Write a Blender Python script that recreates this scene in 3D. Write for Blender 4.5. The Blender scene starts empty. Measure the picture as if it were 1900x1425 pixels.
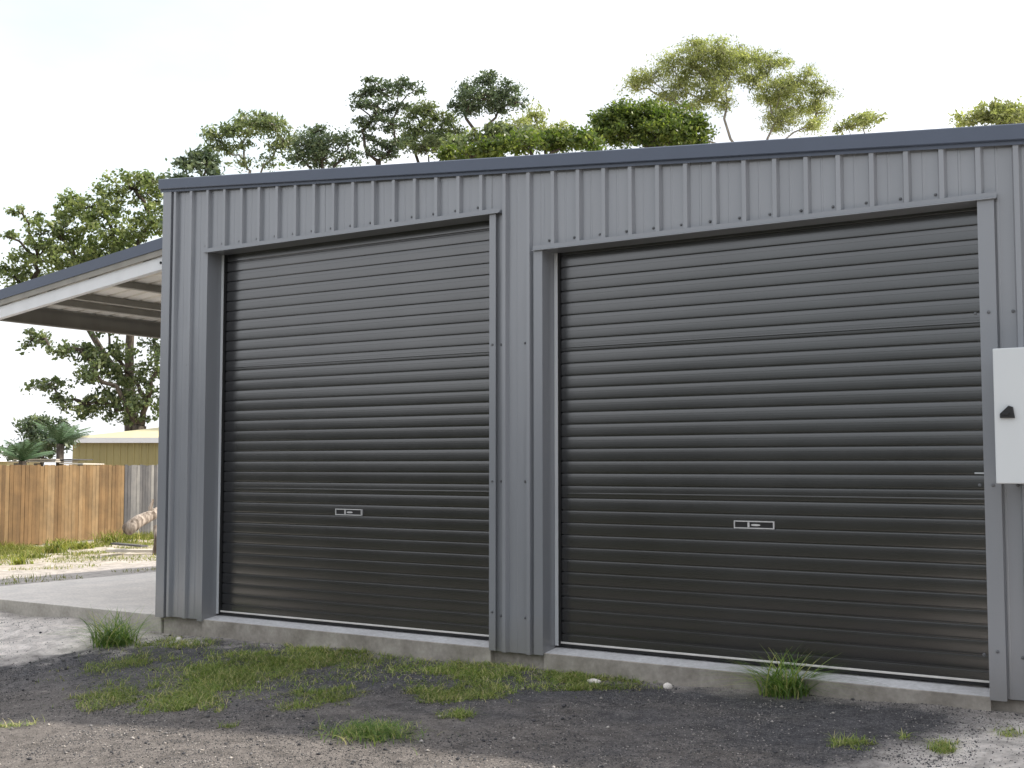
import bpy, math, random
import numpy as np
from mathutils import Vector, Matrix
random.seed(7); RNG = np.random.default_rng(11)
S = bpy.context.scene
COL = S.collection

# ------------------------------------------------------------------ camera
CAM = np.array([7.6941, -6.7631, 1.2019]); YAW, PITCH, FPX = 0.5785, 0.067, 2260.17
F_ = np.array([-math.sin(YAW)*math.cos(PITCH), math.cos(YAW)*math.cos(PITCH), math.sin(PITCH)])
R_ = np.array([math.cos(YAW), math.sin(YAW), 0.0]); U_ = np.cross(R_, F_)
cd = bpy.data.cameras.new('camera'); cam = bpy.data.objects.new('camera', cd); COL.objects.link(cam)
cam.matrix_world = Matrix(((R_[0], U_[0], -F_[0], CAM[0]), (R_[1], U_[1], -F_[1], CAM[1]), (R_[2], U_[2], -F_[2], CAM[2]), (0, 0, 0, 1)))
cd.sensor_width = 36; cd.lens = 36*FPX/1900; cd.clip_end = 3000; cd.clip_start = .05
S.camera = cam

# ------------------------------------------------------------------ light
SUN = Vector((0.90, 0.62, 1.0)).normalized()
ld = bpy.data.lights.new('sun', 'SUN'); ld.energy = 4.2; ld.angle = math.radians(1.6); ld.color = (1.0, .93, .82)
sun = bpy.data.objects.new('sun', ld); COL.objects.link(sun)
sun.rotation_euler = SUN.to_track_quat('Z', 'Y').to_euler()
W = bpy.data.worlds.new('World'); S.world = W; W.use_nodes = True
wn = W.node_tree.nodes; wl = W.node_tree.links
bg = wn['Background']; bg.inputs[1].default_value = .1
sky = wn.new('ShaderNodeTexSky'); sky.sky_type = 'NISHITA'; sky.sun_disc = False
sky.sun_elevation = math.asin(SUN.z); sky.sun_rotation = math.atan2(SUN.x, SUN.y)
sky.dust_density = 4.0; sky.air_density = 1.2; sky.ozone_density = 1.5
tc = wn.new('ShaderNodeTexCoord'); mp = wn.new('ShaderNodeMapping'); mp.inputs['Scale'].default_value = (1.2, 1.2, 3.2)
nz = wn.new('ShaderNodeTexNoise'); nz.inputs['Scale'].default_value = 1.6; nz.inputs['Detail'].default_value = 7
rp = wn.new('ShaderNodeValToRGB'); rp.color_ramp.elements[0].position = .30; rp.color_ramp.elements[0].color = (.35,)*3+(1,)
rp.color_ramp.elements[1].position = .56; rp.color_ramp.elements[1].color = (.93,)*3+(1,)
mx = wn.new('ShaderNodeMixRGB'); mx.inputs[2].default_value = (9.6, 9.8, 10.2, 1)
wl.new(tc.outputs['Generated'], mp.inputs[0]); wl.new(mp.outputs[0], nz.inputs[0]); wl.new(nz.outputs[0], rp.inputs[0])
gd = Vector(F_ + R_*(150-950)/FPX - U_*(40-713)/FPX).normalized()
vm = wn.new('ShaderNodeVectorMath'); vm.operation = 'NORMALIZE'; wl.new(tc.outputs['Generated'], vm.inputs[0])
vd = wn.new('ShaderNodeVectorMath'); vd.operation = 'DOT_PRODUCT'; wl.new(vm.outputs[0], vd.inputs[0]); vd.inputs[1].default_value = gd
ma = wn.new('ShaderNodeMath'); ma.operation = 'MULTIPLY_ADD'; wl.new(nz.outputs[0], ma.inputs[0]); ma.inputs[1].default_value = .05; wl.new(vd.outputs['Value'], ma.inputs[2])
gr = wn.new('ShaderNodeValToRGB'); gr.color_ramp.elements[0].position = .982; gr.color_ramp.elements[0].color = (0, 0, 0, 1); gr.color_ramp.elements[1].position = 1.0; gr.color_ramp.elements[1].color = (.62, .62, .62, 1)
m8 = wn.new('ShaderNodeMath'); m8.operation = 'SUBTRACT'; wl.new(ma.outputs[0], m8.inputs[0]); m8.inputs[1].default_value = .018; wl.new(m8.outputs[0], gr.inputs[0])
m2 = wn.new('ShaderNodeMixRGB'); m2.inputs[2].default_value = (5.9, 7.1, 7.6, 1); wl.new(gr.outputs[0], m2.inputs[0])
wl.new(rp.outputs[0], mx.inputs[0]); wl.new(sky.outputs[0], mx.inputs[1]); wl.new(mx.outputs[0], m2.inputs[1]); wl.new(m2.outputs[0], bg.inputs[0])
S.view_settings.view_transform = 'Standard'; S.view_settings.look = 'None'
S.view_settings.exposure = 0.60; S.view_settings.gamma = 1; S.view_settings.use_curve_mapping = False

# ------------------------------------------------------------------ helpers
def at(u, v, d):
    return CAM + d*(F_ + R_*(u-950)/FPX - U_*(v-713)/FPX)
def onZ(u, v, z):
    r = F_ + R_*(u-950)/FPX - U_*(v-713)/FPX
    return CAM + r*(z-CAM[2])/r[2]
def tag(o, label=None, cat=None, group=None, kind=None):
    if label: o['label'] = label
    if cat: o['category'] = cat
    if group: o['group'] = group
    if kind: o['kind'] = kind
    return o
def empty(name, loc, rz=0):
    o = bpy.data.objects.new(name, None); COL.objects.link(o); o.location = loc; o.rotation_euler[2] = rz
    o.empty_display_size = .2; return o
class MB:
    def __init__(s): s.v = []; s.f = []; s.m = []; s.sm = []
    def add(s, vs, fs, m=0, smooth=False):
        b = len(s.v); s.v += [tuple(map(float, p)) for p in vs]
        for f in fs: s.f.append(tuple(b+i for i in f)); s.m.append(m); s.sm.append(smooth)
        return s
    def box(s, x0, x1, y0, y1, z0, z1, m=0):
        vs = [(x, y, z) for z in (z0, z1) for y in (y0, y1) for x in (x0, x1)]
        return s.add(vs, [(0,2,3,1),(4,5,7,6),(0,1,5,4),(2,6,7,3),(0,4,6,2),(1,3,7,5)], m)
    def strip(s, prof, a, b, axis, m=0, smooth=False):
        """extrude an open profile (list of 2-D points) between two values of the third axis"""
        n = len(prof); vs = []
        for t in (a, b):
            for p, q in prof:
                vs.append({'x': (t, p, q), 'y': (p, t, q), 'z': (p, q, t)}[axis])
        return s.add(vs, [(i, i+1, n+i+1, n+i) for i in range(n-1)], m, smooth)
    def tube(s, pts, rad, sides=8, m=0, cap=True):
        pts = [Vector(p) for p in pts]; n = len(pts); vs = []; up = None
        for i, p in enumerate(pts):
            d = (pts[min(i+1, n-1)]-pts[max(i-1, 0)]).normalized()
            if up is None: up = d.orthogonal().normalized()
            up = (up-d*up.dot(d)).normalized(); w = d.cross(up)
            r = rad[i] if hasattr(rad, '__len__') else rad
            for k in range(sides):
                a = 2*math.pi*k/sides; vs.append(p+(up*math.cos(a)+w*math.sin(a))*r)
        fs = [(i*sides+k, i*sides+(k+1) % sides, (i+1)*sides+(k+1) % sides, (i+1)*sides+k) for i in range(n-1) for k in range(sides)]
        if cap: fs += [tuple(range(sides))[::-1], tuple((n-1)*sides+k for k in range(sides))]
        return s.add(vs, fs, m, True)
    def build(s, name, mats, parent=None, bevel=0, recalc=False):
        me = bpy.data.meshes.new(name); me.from_pydata(s.v, [], s.f)
        if not isinstance(mats, (list, tuple)): mats = [mats]
        for m in mats: me.materials.append(m)
        me.polygons.foreach_set('material_index', s.m); me.polygons.foreach_set('use_smooth', s.sm)
        me.update(); o = bpy.data.objects.new(name, me); COL.objects.link(o)
        if parent: o.parent = parent
        if bevel:
            b = o.modifiers.new('bevel', 'BEVEL'); b.width = bevel; b.segments = 2; b.limit_method = 'ANGLE'
        return o
def npmesh(name, v, f, mat, parent=None, rnd=None, smooth=False):
    me = bpy.data.meshes.new(name); k = f.shape[1]
    me.vertices.add(len(v)); me.vertices.foreach_set('co', v.astype(np.float32).ravel())
    me.loops.add(f.size); me.loops.foreach_set('vertex_index', f.astype(np.int32).ravel())
    me.polygons.add(len(f)); me.polygons.foreach_set('loop_start', (np.arange(len(f))*k).astype(np.int32))
    me.update(calc_edges=True); me.materials.append(mat)
    if smooth: me.polygons.foreach_set('use_smooth', np.ones(len(f), bool))
    if rnd is not None:
        a = me.attributes.new('rnd', 'FLOAT', 'FACE'); a.data.foreach_set('value', rnd.astype(np.float32))
    me.validate()
    o = bpy.data.objects.new(name, me); COL.objects.link(o)
    if parent: o.parent = parent
    return o
def vnoise(x, y, seed=0):
    """smooth value noise in numpy"""
    r = np.random.default_rng(seed).random((256, 256)); xi = np.floor(x).astype(int); yi = np.floor(y).astype(int)
    fx = x-xi; fy = y-yi; fx = fx*fx*(3-2*fx); fy = fy*fy*(3-2*fy); g = lambda a, b: r[a % 256, b % 256]
    return (g(xi, yi)*(1-fx)+g(xi+1, yi)*fx)*(1-fy)+(g(xi, yi+1)*(1-fx)+g(xi+1, yi+1)*fx)*fy

# ------------------------------------------------------------------ materials
class NT:
    def __init__(s, name):
        s.mat = bpy.data.materials.new(name); s.mat.use_nodes = True; s.t = s.mat.node_tree; s.n = s.t.nodes; s.l = s.t.links
        s.b = s.n['Principled BSDF']
    def co(s, scale=(1, 1, 1), obj=True):
        t = s.n.new('ShaderNodeTexCoord'); m = s.n.new('ShaderNodeMapping'); m.inputs['Scale'].default_value = scale
        s.l.new(t.outputs['Object'], m.inputs[0]); return m.outputs[0]
    def pos(s):
        return s.n.new('ShaderNodeNewGeometry').outputs['Position']
    def noise(s, co, scale, detail=4, rough=.55):
        t = s.n.new('ShaderNodeTexNoise'); t.inputs['Scale'].default_value = scale; t.inputs['Detail'].default_value = detail
        t.inputs['Roughness'].default_value = rough; s.l.new(co, t.inputs[0]); return t.outputs[0]
    def ramp(s, x, stops):
        r = s.n.new('ShaderNodeValToRGB'); e = r.color_ramp.elements
        while len(e) < len(stops): e.new(.5)
        for el, (p, c) in zip(e, stops):
            el.position = p; el.color = (tuple(c) if hasattr(c, '__len__') else (c, c, c))+(1,)
        s.l.new(x, r.inputs[0]); return r.outputs[0]
    def mix(s, f, a, b, mode='MIX'):
        m = s.n.new('ShaderNodeMixRGB'); m.blend_type = mode
        for i, x in ((0, f), (1, a), (2, b)):
            if isinstance(x, (int, float)): m.inputs[i].default_value = x if i == 0 else (x, x, x, 1)
            elif isinstance(x, tuple): m.inputs[i].default_value = x+(1,)
            else: s.l.new(x, m.inputs[i])
        return m.outputs[0]
    def math(s, op, a, b=0.0):
        m = s.n.new('ShaderNodeMath'); m.operation = op
        for i, x in enumerate((a, b)):
            if isinstance(x, (int, float)): m.inputs[i].default_value = x
            else: s.l.new(x, m.inputs[i])
        return m.outputs[0]
    def bump(s, h, strength=.3, dist=.01):
        b = s.n.new('ShaderNodeBump'); b.inputs['Strength'].default_value = strength; b.inputs['Distance'].default_value = dist
        s.l.new(h, b.inputs['Height']); s.l.new(b.outputs[0], s.b.inputs['Normal'])
    def attr(s, name='rnd'):
        a = s.n.new('ShaderNodeAttribute'); a.attribute_name = name; return a.outputs['Fac']
    def col(s, c):
        if isinstance(c, tuple): s.b.inputs['Base Color'].default_value = c+(1,)
        else: s.l.new(c, s.b.inputs['Base Color'])
    def set(s, rough=None, metal=None, spec=None, coat=None):
        if rough is not None:
            if isinstance(rough, (int, float)): s.b.inputs['Roughness'].default_value = rough
            else: s.l.new(rough, s.b.inputs['Roughness'])
        if metal is not None: s.b.inputs['Metallic'].default_value = metal
        if spec is not None: s.b.inputs['Specular IOR Level'].default_value = spec
        if coat is not None: s.b.inputs['Coat Weight'].default_value = coat
        return s.mat
def painted(name, c, rough=.4, var=.12, spec=.5, sc=1.0, dirt=None):
    n = NT(name); p = n.pos()
    m = n.n.new('ShaderNodeMapping'); m.inputs['Scale'].default_value = (3*sc, 3*sc, .5*sc); n.l.new(p, m.inputs[0])
    a = n.noise(m.outputs[0], 1.0, 3, .5)
    f = n.ramp(a, [(.25, 1-var), (.75, 1+var)]); col = n.mix(1, c, f, 'MULTIPLY')
    if dirt is not None:
        sx = n.n.new('ShaderNodeSeparateXYZ'); n.l.new(p, sx.inputs[0])
        h = n.ramp(n.math('ADD', sx.outputs[2], n.math('MULTIPLY', n.noise(p, 9, 5), .25)), [(.10, .75), (.38, 0.0)])
        col = n.mix(n.mix(1, h, .55, 'MULTIPLY'), col, dirt)
    n.col(col); n.bump(n.noise(p, 2.2, 2), .05, .01)
    return n.set(n.ramp(a, [(.3, max(.05, rough-.02)), (.7, rough+.02)]), 0, spec)
M = {}
M['clad'] = painted('grey_cladding_paint', (.240, .252, .275), .25, .10, 1.0, dirt=(.22, .20, .18))
M['trim'] = painted('grey_trim_paint', (.218, .230, .252), .25, .06, 1.0, dirt=(.22, .20, .18))
M['cap'] = painted('slate_capping_paint', (.085, .105, .15), .38, .06, .5)
M['door'] = painted('charcoal_door_paint', (.0065, .0068, .0082), .225, .14, 1.0, .8, dirt=(.016, .0152, .014))
M['door'].node_tree.nodes['Principled BSDF'].inputs['IOR'].default_value = 1.66
M['dark'] = painted('black_plastic', (.012, .012, .013), .45, .1)
M['seal'] = painted('rubber_seal', (.010, .010, .011), .7, .1)
M['galv'] = painted('galvanised_steel', (.58, .60, .62), .42, .12, .5, 3)
M['alu'] = painted('aluminium_rail', (.62, .60, .57), .40, .12, .5, 3)
M['rafter'] = painted('galvanised_rafter', (.78, .79, .80), .45, .06, .5, 2)
M['purlin'] = painted('dull_galvanised_purlin', (.30, .285, .25), .5, .15, .4, 2)
M['soffit'] = painted('sheet_underside_paint', (.88, .84, .76), .5, .06, .4)
M['white'] = painted('white_box_enamel', (.60, .63, .65), .35, .03, .5)
M['frame'] = painted('handle_frame_metal', (.55, .55, .55), .35, .1)
def concrete(name, c, dark):
    n = NT(name); p = n.pos()
    a = n.noise(p, 3.2, 8, .65); b = n.noise(p, 38, 4); d = n.noise(p, 220, 2)
    col = n.mix(n.ramp(a, [(.36, 0.0), (.66, 1.0)]), dark, c)
    col = n.mix(.35, col, n.mix(1, col, n.ramp(b, [(.3, .6), (.7, 1.3)]), 'MULTIPLY'))
    n.col(col); n.bump(n.mix(.5, b, d), .35, .004); return n.set(.85, 0, .3)
M['conc'] = concrete('weathered_concrete', (.40, .37, .33), (.21, .19, .165))
M['slab'] = concrete('pale_concrete', (.81, .755, .70), (.67, .63, .59))
M['slabside'] = concrete('slab_edge_concrete', (.50, .47, .42), (.34, .32, .28))
M['sill'] = concrete('trowelled_sill', (.60, .60, .61), (.47, .465, .47))
# ground: gravel, tan grit, pale sand, in patches
def ground_mat():
    n = NT('gravel_and_sand'); p = n.pos(); sx = n.n.new('ShaderNodeSeparateXYZ'); n.l.new(p, sx.inputs[0]); X, Y = sx.outputs[0], sx.outputs[1]
    g1 = n.noise(p, 140, 5, .7); g2 = n.noise(p, 45, 5, .65); lo = n.noise(p, 1.3, 6, .6); md = n.noise(p, 5, 6, .6)
    dark = n.ramp(n.mix(.35, g1, g2), [(.36, (.018, .019, .022)), (.48, (.075, .076, .086)), (.56, (.125, .123, .130)), (.68, (.34, .315, .30))])
    tan = n.ramp(n.mix(.3, g1, g2), [(.34, (.05, .045, .043)), (.47, (.155, .138, .127)), (.57, (.245, .22, .20)), (.70, (.50, .46, .42))])
    sand = n.ramp(g2, [(.25, (.46, .40, .355)), (.42, (.76, .695, .645)), (.7, (.86, .81, .76))])
    yard = n.ramp(md, [(.35, (.30, .25, .16)), (.5, (.44, .39, .32)), (.65, (.58, .53, .47))])
    # distance-from-wall mask with noise: dark grit close to the wall, tan further out
    ft = n.math('ADD', n.math('MULTIPLY', Y, -.55), n.math('MULTIPLY', lo, 2.2))
    c = n.mix(n.ramp(ft, [(.0, 0.0), (1.0, 0.0)]), dark, tan)
    ft2 = n.ramp(n.math('SUBTRACT', ft, 1.45), [(.0, .12), (.65, .85)])
    c = n.mix(ft2, dark, tan)
    # pale sand at the left, x < 0.4 near the wall, and a patch by the camera right
    fl = n.math('ADD', n.math('MULTIPLY', X, -1.0), n.math('ADD', n.math('MULTIPLY', lo, 1.6), n.math('MULTIPLY', md, 1.5)))
    fl = n.math('ADD', fl, n.math('MULTIPLY', Y, .85))
    c = n.mix(n.ramp(n.math('SUBTRACT', fl, .65), [(.0, 0.0), (.5, .55), (1.0, 1.0)]), c, sand)
    fr = n.math('ADD', n.math('SUBTRACT', n.math('MULTIPLY', X, 1.0), 6.55), n.math('ADD', n.math('MULTIPLY', lo, 1.2), n.math('MULTIPLY', Y, -.35)))
    c = n.mix(n.ramp(fr, [(.18, 0.0), (.62, .85)]), c, sand)
    # dusty line at the foot of the slab
    fd = n.math('ADD', Y, n.math('MULTIPLY', md, .36))
    c = n.mix(n.ramp(fd, [(-.0, 0.0), (.16, .75)]), c, n.ramp(g1, [(.3, (.16, .14, .13)), (.55, (.38, .35, .325)), (.7, (.6, .56, .53))]))
    fy = n.ramp(n.math('MULTIPLY', n.math('ADD', X, 5.2), -.3), [(.0, 0.0), (1.0, 1.0)])
    c = n.mix(fy, c, yard)
    added_lawn = n.ramp(md, [(.35, (.032, .036, .020)), (.6, (.070, .072, .042))])  # unseen dark grass added behind the view so the doors reflect darker ground
    fb = n.ramp(n.math('MULTIPLY', n.math('ADD', n.math('ADD', Y, 4.3), n.math('MULTIPLY', lo, 1.2)), -1.0), [(.0, 0.0), (.5, 1.0)])
    c = n.mix(1, c, n.ramp(n.noise(p, 8, 5, .6), [(.32, .66), (.5, 1.0), (.7, 1.28)]), 'MULTIPLY'); c = n.mix(fb, c, added_lawn)
    n.col(c); n.bump(n.mix(.5, g1, g2), 1.0, .022); return n.set(.93, 0, .25)
M['ground'] = ground_mat()
def rndmat(name, stops, rough=.6, trans=0.0, spec=.3):
    n = NT(name); c = n.ramp(n.attr(), stops); p = n.pos()
    c = n.mix(1, c, n.ramp(n.noise(p, 1.1, 3), [(.3, .72), (.7, 1.3)]), 'MULTIPLY')
    n.col(c); n.set(rough, 0, spec)
    if trans:
        tr = n.n.new('ShaderNodeBsdfTranslucent'); n.l.new(n.mix(1, c, (1.25, 1.40, .70), 'MULTIPLY'), tr.inputs[0])
        ms = n.n.new('ShaderNodeMixShader'); ms.inputs[0].default_value = trans
        out = n.n['Material Output']; n.l.new(n.b.outputs[0], ms.inputs[1]); n.l.new(tr.outputs[0], ms.inputs[2]); n.l.new(ms.outputs[0], out.inputs[0])
    return n.mat
M['stones'] = rndmat('loose_stones', [(0, (.06, .06, .065)), (.45, (.16, .155, .155)), (.7, (.24, .22, .205)), (1, (.46, .43, .40))], .85)
M['grass'] = rndmat('short_grass', [(0, (.09, .13, .035)), (.4, (.20, .28, .07)), (.72, (.33, .36, .12)), (1, (.58, .48, .30))], .55, .35)
M['tuft'] = rndmat('tall_grass', [(0, (.07, .13, .04)), (.5, (.16, .26, .07)), (.8, (.29, .36, .11)), (1, (.52, .45, .24))], .45, .4)
M['yardgrass'] = rndmat('yard_grass', [(0, (.07, .09, .02)), (.5, (.17, .20, .04)), (.85, (.28, .27, .07)), (1, (.40, .33, .16))], .55, .35)
def leafmat(name, a, b, c, tr=.35): return rndmat(name, [(0, a), (.5, b), (1, c)], .42, tr, .4)
M['lf_olive'] = leafmat('olive_leaves', (0.075, 0.110, 0.045), (0.165, 0.205, 0.085), (0.330, 0.350, 0.160), .4)
M['lf_olive2'] = leafmat('mid_olive_leaves', (.055, .080, .040), (.12, .155, .075), (.24, .26, .13), .35)
M['lf_added_wood'] = leafmat('added_wood_leaves', (.022, .028, .024), (.042, .050, .044), (.075, .085, .07), .15)  # for the added tree belt, kept dark to darken the reflections
M['lf_dark'] = leafmat('dark_green_leaves', (0.050, 0.078, 0.050), (0.100, 0.138, 0.082), (0.185, 0.220, 0.125), .25)
M['lf_grey'] = leafmat('grey_green_leaves', (0.075, 0.102, 0.053), (0.150, 0.188, 0.090), (0.285, 0.300, 0.150), .35)
M['lf_yellow'] = leafmat('yellow_green_leaves', (0.140, 0.155, 0.070), (0.280, 0.300, 0.135), (0.480, 0.470, 0.230), .45)
M['lf_bright'] = leafmat('fresh_green_leaves', (0.035, 0.065, 0.018), (0.095, 0.135, 0.030), (0.270, 0.300, 0.080), .45)
def barkmat(name, a, b):
    n = NT(name); p = n.pos(); m = n.n.new('ShaderNodeMapping'); m.inputs['Scale'].default_value = (5, 5, 1.2); n.l.new(p, m.inputs[0])
    x = n.noise(m.outputs[0], 3, 6); n.col(n.ramp(x, [(.35, a), (.65, b)])); n.bump(x, .5, .03); return n.set(.85, 0, .2)
M['bark'] = barkmat('dark_bark', (.045, .037, .030), (.12, .10, .082))
M['palebark'] = barkmat('pale_bark', (.17, .15, .125), (.36, .33, .29))
M['logbark'] = barkmat('weathered_log_bark', (.09, .07, .055), (.42, .36, .31))
def wood(name, stops):
    n = NT(name); p = n.pos(); oi = n.n.new('ShaderNodeObjectInfo')
    m = n.n.new('ShaderNodeMapping'); m.inputs['Scale'].default_value = (22, 22, 1.3); n.l.new(p, m.inputs[0])
    v = n.n.new('ShaderNodeVectorMath'); v.operation = 'ADD'; n.l.new(m.outputs[0], v.inputs[0]); n.l.new(oi.outputs['Random'], v.inputs[1])
    g = n.noise(m.outputs[0], 2, 6, .65); x = n.math('ADD', n.math('MULTIPLY', oi.outputs['Random'], .55), n.math('MULTIPLY', g, .5))
    c = n.ramp(x, stops); c = n.mix(1, c, n.ramp(n.noise(p, 2.2, 5, .65), [(.3, (.62, .64, .66)), (.7, (1.15, 1.12, 1.05))]), 'MULTIPLY')
    n.col(c); n.bump(g, .3, .005); return n.set(.8, 0, .25)
M['brownwood'] = wood('brown_palings', [(.1, (.095, .062, .035)), (.4, (.165, .102, .050)), (.7, (.22, .145, .075)), (.95, (.29, .21, .125))])
M['greywood'] = wood('grey_palings', [(.1, (.055, .055, .06)), (.45, (.12, .118, .125)), (.75, (.20, .198, .20)), (.95, (.32, .31, .30))])
M['plank'] = wood('weathered_board', [(.1, (.42, .38, .33)), (.9, (.68, .64, .58))])
M['nroof'] = painted('cream_roof_paint', (.60, .54, .33), .5, .08)
M['nwall'] = painted('khaki_wall_paint', (.30, .255, .115), .5, .08)
M['nfascia'] = painted('white_fascia_paint', (.74, .74, .76), .5, .03)

# ------------------------------------------------------------------ ground
XL, X1, X2, X3, X4, XR = -.125, .399, 3.116, 3.534, 6.261, 8.6
YB = 9.0
def gh(x, y):
    x = np.asarray(x, float); y = np.asarray(y, float)
    near = -.155+.010*np.clip(x, -2, 7)+.026*np.clip(y, -6, 0)-.050*np.clip(3.6-x, 0, 3.2)*np.clip(-(y+.5)/1.6, 0, 1)
    yard = -.07-.031*np.clip(-x-3.4, 0, 8.5)
    t = np.clip((-x-1.5)/2.0, 0, 1)*np.clip((y+.2)/.9, 0, 1)
    h = near*(1-t)+yard*t
    h = h+.022*(vnoise(x*1.3+9, y*1.3+4, 1)-.5)+.014*(vnoise(x*4, y*4, 2)-.5)+.007*(vnoise(x*11, y*11, 3)-.5)
    lump = np.clip(1-np.abs(x+1.6)/1.8, 0, 1)*np.clip(1-np.abs(y+.55)/.6, 0, 1)
    h = h+lump*(.05*(vnoise(x*3.1+2, y*3.1, 5)-.3)+.03*(vnoise(x*9, y*9, 6)-.5))
    # heaped sand and grit along the foot of the slab
    h = h+.025*np.exp(-((y+.02)/.13)**2)*(vnoise(x*2.2, y*0+3, 8))
    h = h+.04*np.clip(-(x+.1)/.5, 0, 1)*np.exp(-((y+.05)/.35)**2)*(.5+vnoise(x*2.7+1, y*2, 9))
    far = np.clip((np.hypot(x-2, y)-25)/60, 0, 1); h = h-.5*far
    inside = (x > -3.25) & (y > .14) & (x < 9)
    return np.where(inside, -.40, h)
def graded(lo, hi, step, out):
    c = list(np.arange(lo, hi, step)); g = []; s = step; v = hi
    while v < out: g.append(v); s *= 1.16; v += s
    g.append(out); h = []; s = step; v = lo
    while v > -out: s *= 1.16; v -= s; h.append(v)
    return np.array(h[::-1]+c+g)
xs = graded(-3.6, 7.4, .035, 900); ys = graded(-3.8, .3, .03, 900)
GX, GY = np.meshgrid(xs, ys); GZ = gh(GX, GY)
nx, ny = len(xs), len(ys); idx = np.arange(nx*ny).reshape(ny, nx)
fa = np.stack([idx[:-1, :-1], idx[:-1, 1:], idx[1:, 1:], idx[1:, :-1]], -1).reshape(-1, 4)
g = npmesh('ground', np.stack([GX, GY, GZ], -1).reshape(-1, 3), fa, M['ground'], smooth=True); tag(g, kind='structure')

# concrete slab of the shed (sills in the door openings, set back below the cladding) and of the lean-to
b = MB()
b.box(XL+.02, XR, .035, YB, -.45, -.012)
o = b.build('shed_slab', M['conc']); tag(o, kind='structure')
for a, c in ((X1-.012, X2+.0), (X3-.004, X4+.0)):
    b = MB(); prof = [(.033, -.44), (-.012, -.44), (-.012, -.004), (-.006, .0), (.26, .034), (.26, -.010)]
    n = len(prof); vs = [(x, y, z) for x in (a, c) for y, z in prof]
    b.add(vs, [(i, (i+1) % n, n+(i+1) % n, n+i) for i in range(n)], 0)
    b.add(vs, [tuple(range(n))[::-1], tuple(range(n, 2*n))], 0)
    for k, f in enumerate(b.f[:n]): b.m[k] = 1 if k == 3 else 0
    o = b.build('door_sill', [M['conc'], M['sill']]); tag(o, kind='structure')
b = MB(); b.box(-3.35, XL-.01, .03, YB, -.42, -.004); b.m = [1 if k == 1 else 0 for k in range(6)]; o = b.build('lean_to_slab', [M['slabside'], M['slab']], bevel=.008); tag(o, kind='structure')

# ------------------------------------------------------------------ the shed
def capz(x): return 3.462-.0856*x            # underside of the barge capping
HL, HR, RIB, PIT = 2.900, 2.616, .027, .19
shed = empty('metal_shed', (0, 0, 0)); tag(shed, 'grey ribbed metal shed with two charcoal roller doors and a lean-to', 'shed')
def rib_profile(x0, x1):
    """plan outline of the ribbed sheet between x0 and x1: list of (x, y)"""
    pts = [(x0, None), (x1, None)]; k0 = int(math.floor(x0/PIT))-1; P = []
    for k in range(k0, int(x1/PIT)+2):
        c = k*PIT
        P += [(c-.0245, 0), (c-.0135, -RIB), (c-.0125, -RIB-.001), (c+.0125, -RIB-.001), (c+.0135, -RIB), (c+.0245, 0), (c+.080, -.0), (c+.083, -.0022), (c+.091, -.0022), (c+.094, 0), (c+.107, 0)]
    def yy(x):
        for (a, ya), (b_, yb) in zip(P, P[1:]):
            if a <= x <= b_: return ya+(yb-ya)*(x-a)/(b_-a+1e-9)
        return 0
    return [(x0, yy(x0))]+[p for p in P if x0 < p[0] < x1]+[(x1, yy(x1))]
def sheet(x0, x1, zb, dy=0.0):
    prof = rib_profile(x0, x1); b = MB(); n = len(prof); rows = []
    zt = [capz(x)+.03 for x, _ in prof]
    nr = 7
    for r in range(nr):
        t = r/(nr-1)
        for (x, y), z in zip(prof, zt):
            zz = zb+(z-zb)*t
            w = .0016*math.sin(3.1*x*7+zz*2.3)+.0010*math.sin(zz*5.1+x*23)     # oil-canning of thin sheet
            rows.append((x, y+dy+(w if y > -.004 else 0), zz))
    f = [(r*n+i, r*n+i+1, (r+1)*n+i+1, (r+1)*n+i) for r in range(nr-1) for i in range(n-1)]
    b.add(rows, f); return b.build('cladding_sheet', M['clad'], shed)
edges = [XL]
k = .58
cuts = [.095+PIT*4*i for i in range(0, 12)]
def spans(a, c):
    e = [a]+[q for q in cuts if a+.06 < q < c-.06]+[c]; return list(zip(e, e[1:]))
for a, c, z in ((XL, X1, -.004), (X1, X2, HL), (X2, X3, -.018), (X3, X4, HR), (X4, XR, -.004)):
    for i, (p, q) in enumerate(spans(a, c)): sheet(p, q, z, -.0012*(i % 2))
# flashings
def angle(name, prof, z0, z1, mat=M['trim']):
    b = MB(); b.strip(prof, z0, z1, 'z'); return b.build(name, mat, shed)
fy = -RIB-.004
angle('corner_flashing', [(XL+.085, -.0005), (XL+.085, fy), (XL+.01, fy), (XL-.012, fy), (XL-.012, .10)], -.012, capz(XL)+.01)
for xe, h, side, w in ((X1, HL, -1, .055), (X3, HR, -1, .065)):      # left side of each opening, reveal visible
    angle('jamb_flashing', [(xe-w, fy+.008), (xe-w, fy), (xe, fy), (xe, .125)], -.012, h-.001)
for xe, h, w in ((X2, HL, .05), (X4, HR, .085)):
    angle('jamb_flashing', [(xe+w, fy+.008), (xe+w, fy), (xe, fy), (xe, .125)], -.012, h-.001)
for a, c, h in ((X1-.035, X2+.085, HL), (X3-.07, X4+.10, HR)):
    b = MB(); b.strip([(fy+.003, h+.034), (fy-.004, h+.032), (fy-.004, h+.006), (fy-.020, h+.001), (fy-.020, h-.004), (fy+.0, h-.002), (.16, h-.002)], a, c, 'x')
    b.build('door_head_flashing', M['trim'], shed)
    b = MB(); b.box(a+.05, c-.05, .17, .19, h-.01, h+.30); b.build('head_lining', M['dark'], shed)
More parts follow.
